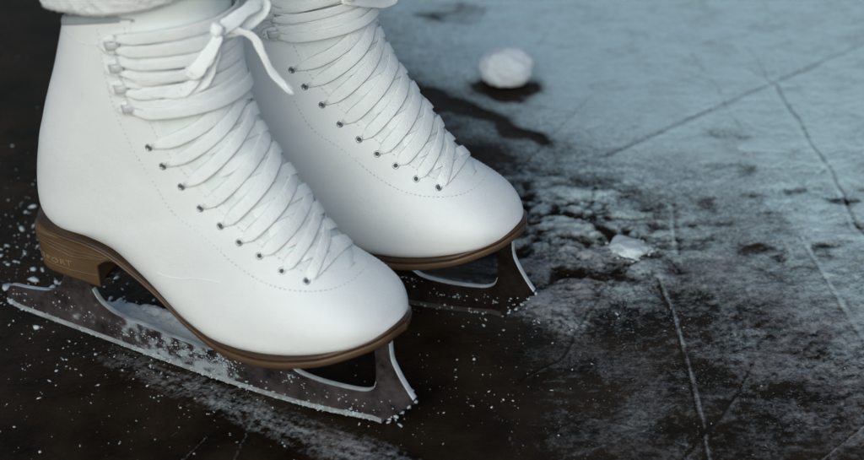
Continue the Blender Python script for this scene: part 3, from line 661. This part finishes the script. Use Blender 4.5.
    for (x0,x1,zc,w,sl) in ((.040,.0815,.0518,.021,-.02),(.150,.262,.0,.026,0)):
        N_=24; rings=[]
        for g in np.linspace(0,1,N_):
            x=x0+(x1-x0)*g; z=zc if zc else float(np.interp(x,xs,zz))-.0022; ww=w*(.35+.65*math.sin(math.pi*min(1,max(0,.08+.84*g)))**.6)
            rings.append([(x,-ww,z),(x,-ww,z-.0016),(x,ww,z-.0016),(x,ww,z)])
        mb.loft(rings,True,True)
    mb.build('mounting_plate',M_steel,blade,smooth=False,bevel=.0003)
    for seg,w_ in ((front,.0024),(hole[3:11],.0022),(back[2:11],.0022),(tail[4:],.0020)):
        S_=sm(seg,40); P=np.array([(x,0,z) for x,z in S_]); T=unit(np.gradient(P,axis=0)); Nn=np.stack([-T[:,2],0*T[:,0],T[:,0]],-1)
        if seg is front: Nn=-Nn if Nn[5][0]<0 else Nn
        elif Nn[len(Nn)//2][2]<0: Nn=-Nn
        mb=MB(); ribbon(mb,P-Nn*.0002,Nn,w_*2-.0004,.0007,10); mb.build('painted_glint_rim',M_edge if (seg is front or seg[0]==hole[3]) else M_rim,blade)  # bright strips laid on the rims as painted sky highlights
    # --- snow stuck on the blade
    mb=MB()
    for _ in range(420 if variant==1 else 60):
        i=int(R.integers(0,43)); x,z=bot[i]; x+=R.normal(0,.002)
        if variant==1 and R.random()<.6: x=R.choice([.205,.217,.14,.09,.10,.165,.24,.235])+R.normal(0,.005); z=float(np.interp(x,B[:,0],B[:,1]))
        crumb(mb,(x,-th-.0002,z+abs(R.normal(0,.0017))),R.uniform(.0003,.0009),.9,0)
    for (cx,cz,sx,sz,nn,rm) in ((.0,.010,.008,.003,10,.0008),(.035,.015,.008,.004,5,.0018),(.04,.018,.012,.006,12,.0006),(.10,.006,.02,.0022,60,.0007),(.132,.004,.016,.0025,90,.0008),(.150,.003,.006,.004,60,.0008),(.19,.008,.015,.006,14,.0007),(.195,.010,.003,.002,30,.0009),(.262,.012,.004,.008,12,.0008),(.235,.002,.02,.002,30,.0007)):
        for _ in range(nn):
            x,z=R.normal(cx,sx),R.normal(cz,sz)
            zl=float(np.interp(x,B[:,0],B[:,1])); zt=float(np.interp(x,[-.01,.03,.06,.1,.145,.2,.25],[.016,.022,.02,.0135,.010,.010,.012]))
            if not(zl+.001<z<zt-.0005) or x<-.008: continue
            r=rm*R.uniform(.35,1); P0=len(mb.v); crumb(mb,(x,0,z),r,.9,0,el=R.uniform(.7,1.4))
            for q_ in range(P0,len(mb.v)): v_=mb.v[q_]; mb.v[q_]=(v_[0],-th-.0001+v_[1]*.35,v_[2])
    for (x,z) in picks[::2][1:]: crumb(mb,(x+.0002,-th*.6,z+.0014),.0011,.9,1,el=1)
    mb.build('stuck_snow',M_frost,blade,fix=False)
    return root

BOW=dict(
 knot=(.1655,-.0100,.2265),
 loop_r=[(.1655,-.0100,.2265),(.1700,-.0030,.2290),(.1740,.0070,.2330),(.1760,.0170,.2340),(.1770,.0200,.2300),(.1750,.0140,.2260),(.1700,.0020,.2235),(.1660,-.0080,.2250)],
 tail_r=[(.1660,-.0080,.2270),(.1730,-.0010,.2240),(.1800,.0030,.2200),(.1850,.0040,.2100),(.1900,.0050,.2000),(.2000,.0070,.1900)],
 loop_l=[(.1655,-.0120,.2250),(.1650,-.0180,.2180),(.1620,-.0240,.2100),(.1590,-.0260,.2070),(.1600,-.0245,.2080),(.1640,-.0190,.2150),(.1660,-.0120,.2230)],
 loop_m=[(.1655,-.0110,.2250),(.1640,-.0170,.2150),(.1600,-.0230,.2040),(.1560,-.0280,.1975),(.1530,-.0300,.1960),(.1560,-.0265,.2000),(.1620,-.0190,.2100),(.1660,-.0110,.2230)],
 tail_l=[(.1650,-.0100,.2240),(.1650,-.0140,.2120),(.1630,-.0180,.2030),(.1590,-.0240,.1975),(.1510,-.0310,.1960),(.1380,-.0360,.1960)],
 knot2=(.1650,-.0210,.2080),
 loop_b=[(.1610,-.0240,.2060),(.1690,-.0135,.2015),(.1735,.000,.1955),(.1765,.0130,.1920),(.1770,.0205,.1935),(.1745,.0215,.2010),(.1715,.012,.2065),(.1690,-.004,.2100)],
 loop_c=[(.1655,-.0060,.2150),(.1700,-.0200,.2140),(.1640,-.0320,.2170),(.1560,-.0380,.2200)])
#BOWSET
near=make_skate('ice_skate',(-.25908,.96913,0),-.4540,1,'nearer white figure skate, its tied bow, brown heel and whole blade showing',11,1)
far_=make_skate('ice_skate',(-.19668,1.05917,0),-.34426,-1,'farther white figure skate, half hidden, only the front of its blade showing',23,2)

# ---------------------------------------------------------------- the wearer's legs: fleece-lined cuffs (only their hems are in the picture)
def leg(loc,rz,label,seed):
    R=np.random.default_rng(seed); root=empty('trouser_leg',loc,rz); tag(root,label,'clothing',group='fleece cuffs of the wearer')
    mb=MB(); rings=[]; cx,cz=.111,.225
    for z,r,dx in ((.150,.030,-.0),(.19,.033,0),(.215,.0345,0),(.235,.036,.002),(.26,.040,.004),(.32,.046,.012),(.45,.054,.03),(.60,.060,.05)):
        rings.append([(cx+dx+r*1.28*math.cos(a)*1.0,r*.98*math.sin(a),z+.16*(r*math.cos(a))) for a in np.linspace(0,2*math.pi,64,endpoint=False)])
    mb.loft(rings,True,True); mb.build('sock',M_knit,root,loc=(0,0,Z0))
    mb=MB(); n1,n2=220,60; rows=[]
    for i in range(n2):
        q=i/(n2-1)
        # profile of the cuff: hem roll then up the leg
        if q<.35: b_=q/.35*math.pi; dr=.0045-.0055*math.cos(b_); dz=-.006*math.sin(b_)
        else: g=(q-.35)/.65; dr=.010+.012*g; dz=.24*g**1.6
        row=[]
        for j in range(n1):
            a=2*math.pi*j/n1; f_=max(0,math.cos(a)); rx=.0500+dr-.004*f_; ry=.0372+dr
            row.append((cx+.002+rx*math.cos(a)+dz*.10,ry*math.sin(a),cz+.0165+.19*.05*(math.cos(a)-0)+.008*f_+dz+.0022*math.sin(a*3+1)))
        rows.append(row)
    A_=np.array(rows); A_+=unit((A_-np.array([cx,0,cz]))*np.array([1,1,.3]))*(.0011*hashn(A_,140)+.0008*hashn(A_,420))[...,None]
    mb.loft([list(r) for r in A_],True)
    for _ in range(5200):   # short fibres
        i=int(R.integers(0,34)); j=int(R.integers(0,n1)); p=A_[i,j]; d=unit(unit((p-np.array([cx,0,cz+.01]))*np.array([1,1,.2]))+R.normal(0,.55,3)); l=R.uniform(.0006,.0016); s_=unit(np.cross(d,R.normal(0,1,3)))*.00013; e=p+d*l+R.normal(0,.0004,3)
        mb.add([p-s_,p+s_,e],[(0,1,2)])
    mb.build('fleece_cuff',M_fleece,root,fix=False,loc=(0,0,Z0))
    return root
leg((-.25908,.96913,0),-.4540,'white fleece cuff rising out of the nearer skate at the top left',5)
leg((-.19668,1.05917,0),-.34426,'white fleece cuff rising out of the farther skate, cut by the top of the picture',6)

# ---------------------------------------------------------------- light, sky, camera
EL,AZ=math.radians(30),math.radians(-104)   # soft high overcast sun, from behind the left shoulder of the camera
w=bpy.data.worlds.new('World'); scene.world=w; w.use_nodes=True; nt=w.node_tree; bg=nt.nodes['Background']; sk=nt.nodes.new('ShaderNodeTexSky'); sk.sky_type='NISHITA'; sk.sun_disc=False
sk.sun_elevation=EL; sk.sun_rotation=math.pi/2-AZ; sk.air_density=1.0; sk.dust_density=3.0; sk.ozone_density=1.0; nt.links.new(sk.outputs[0],bg.inputs[0]); bg.inputs[1].default_value=.090
sd=bpy.data.lights.new('sun','SUN'); sd.energy=1.29; sd.angle=math.radians(65); sd.color=(.80,.945,1.0); so=bpy.data.objects.new('sun',sd); COL.objects.link(so)
dirv=Vector((math.cos(EL)*math.cos(AZ),math.cos(EL)*math.sin(AZ),math.sin(EL))); so.rotation_euler=dirv.to_track_quat('Z','Y').to_euler()
cam=bpy.data.cameras.new('camera'); co=bpy.data.objects.new('camera',cam); COL.objects.link(co); scene.camera=co
co.location=(0,0,.6189788); co.rotation_euler=(math.pi/2-.51692695,0,0); cam.sensor_width=36; cam.lens=1800.1*36/864; cam.clip_start=.01; cam.clip_end=100
cam.dof.use_dof=True; cam.dof.focus_distance=1.09; cam.dof.aperture_fstop=6.3; cam.dof.aperture_blades=9
scene.view_settings.view_transform='Standard'; scene.view_settings.look='None'; scene.view_settings.exposure=0
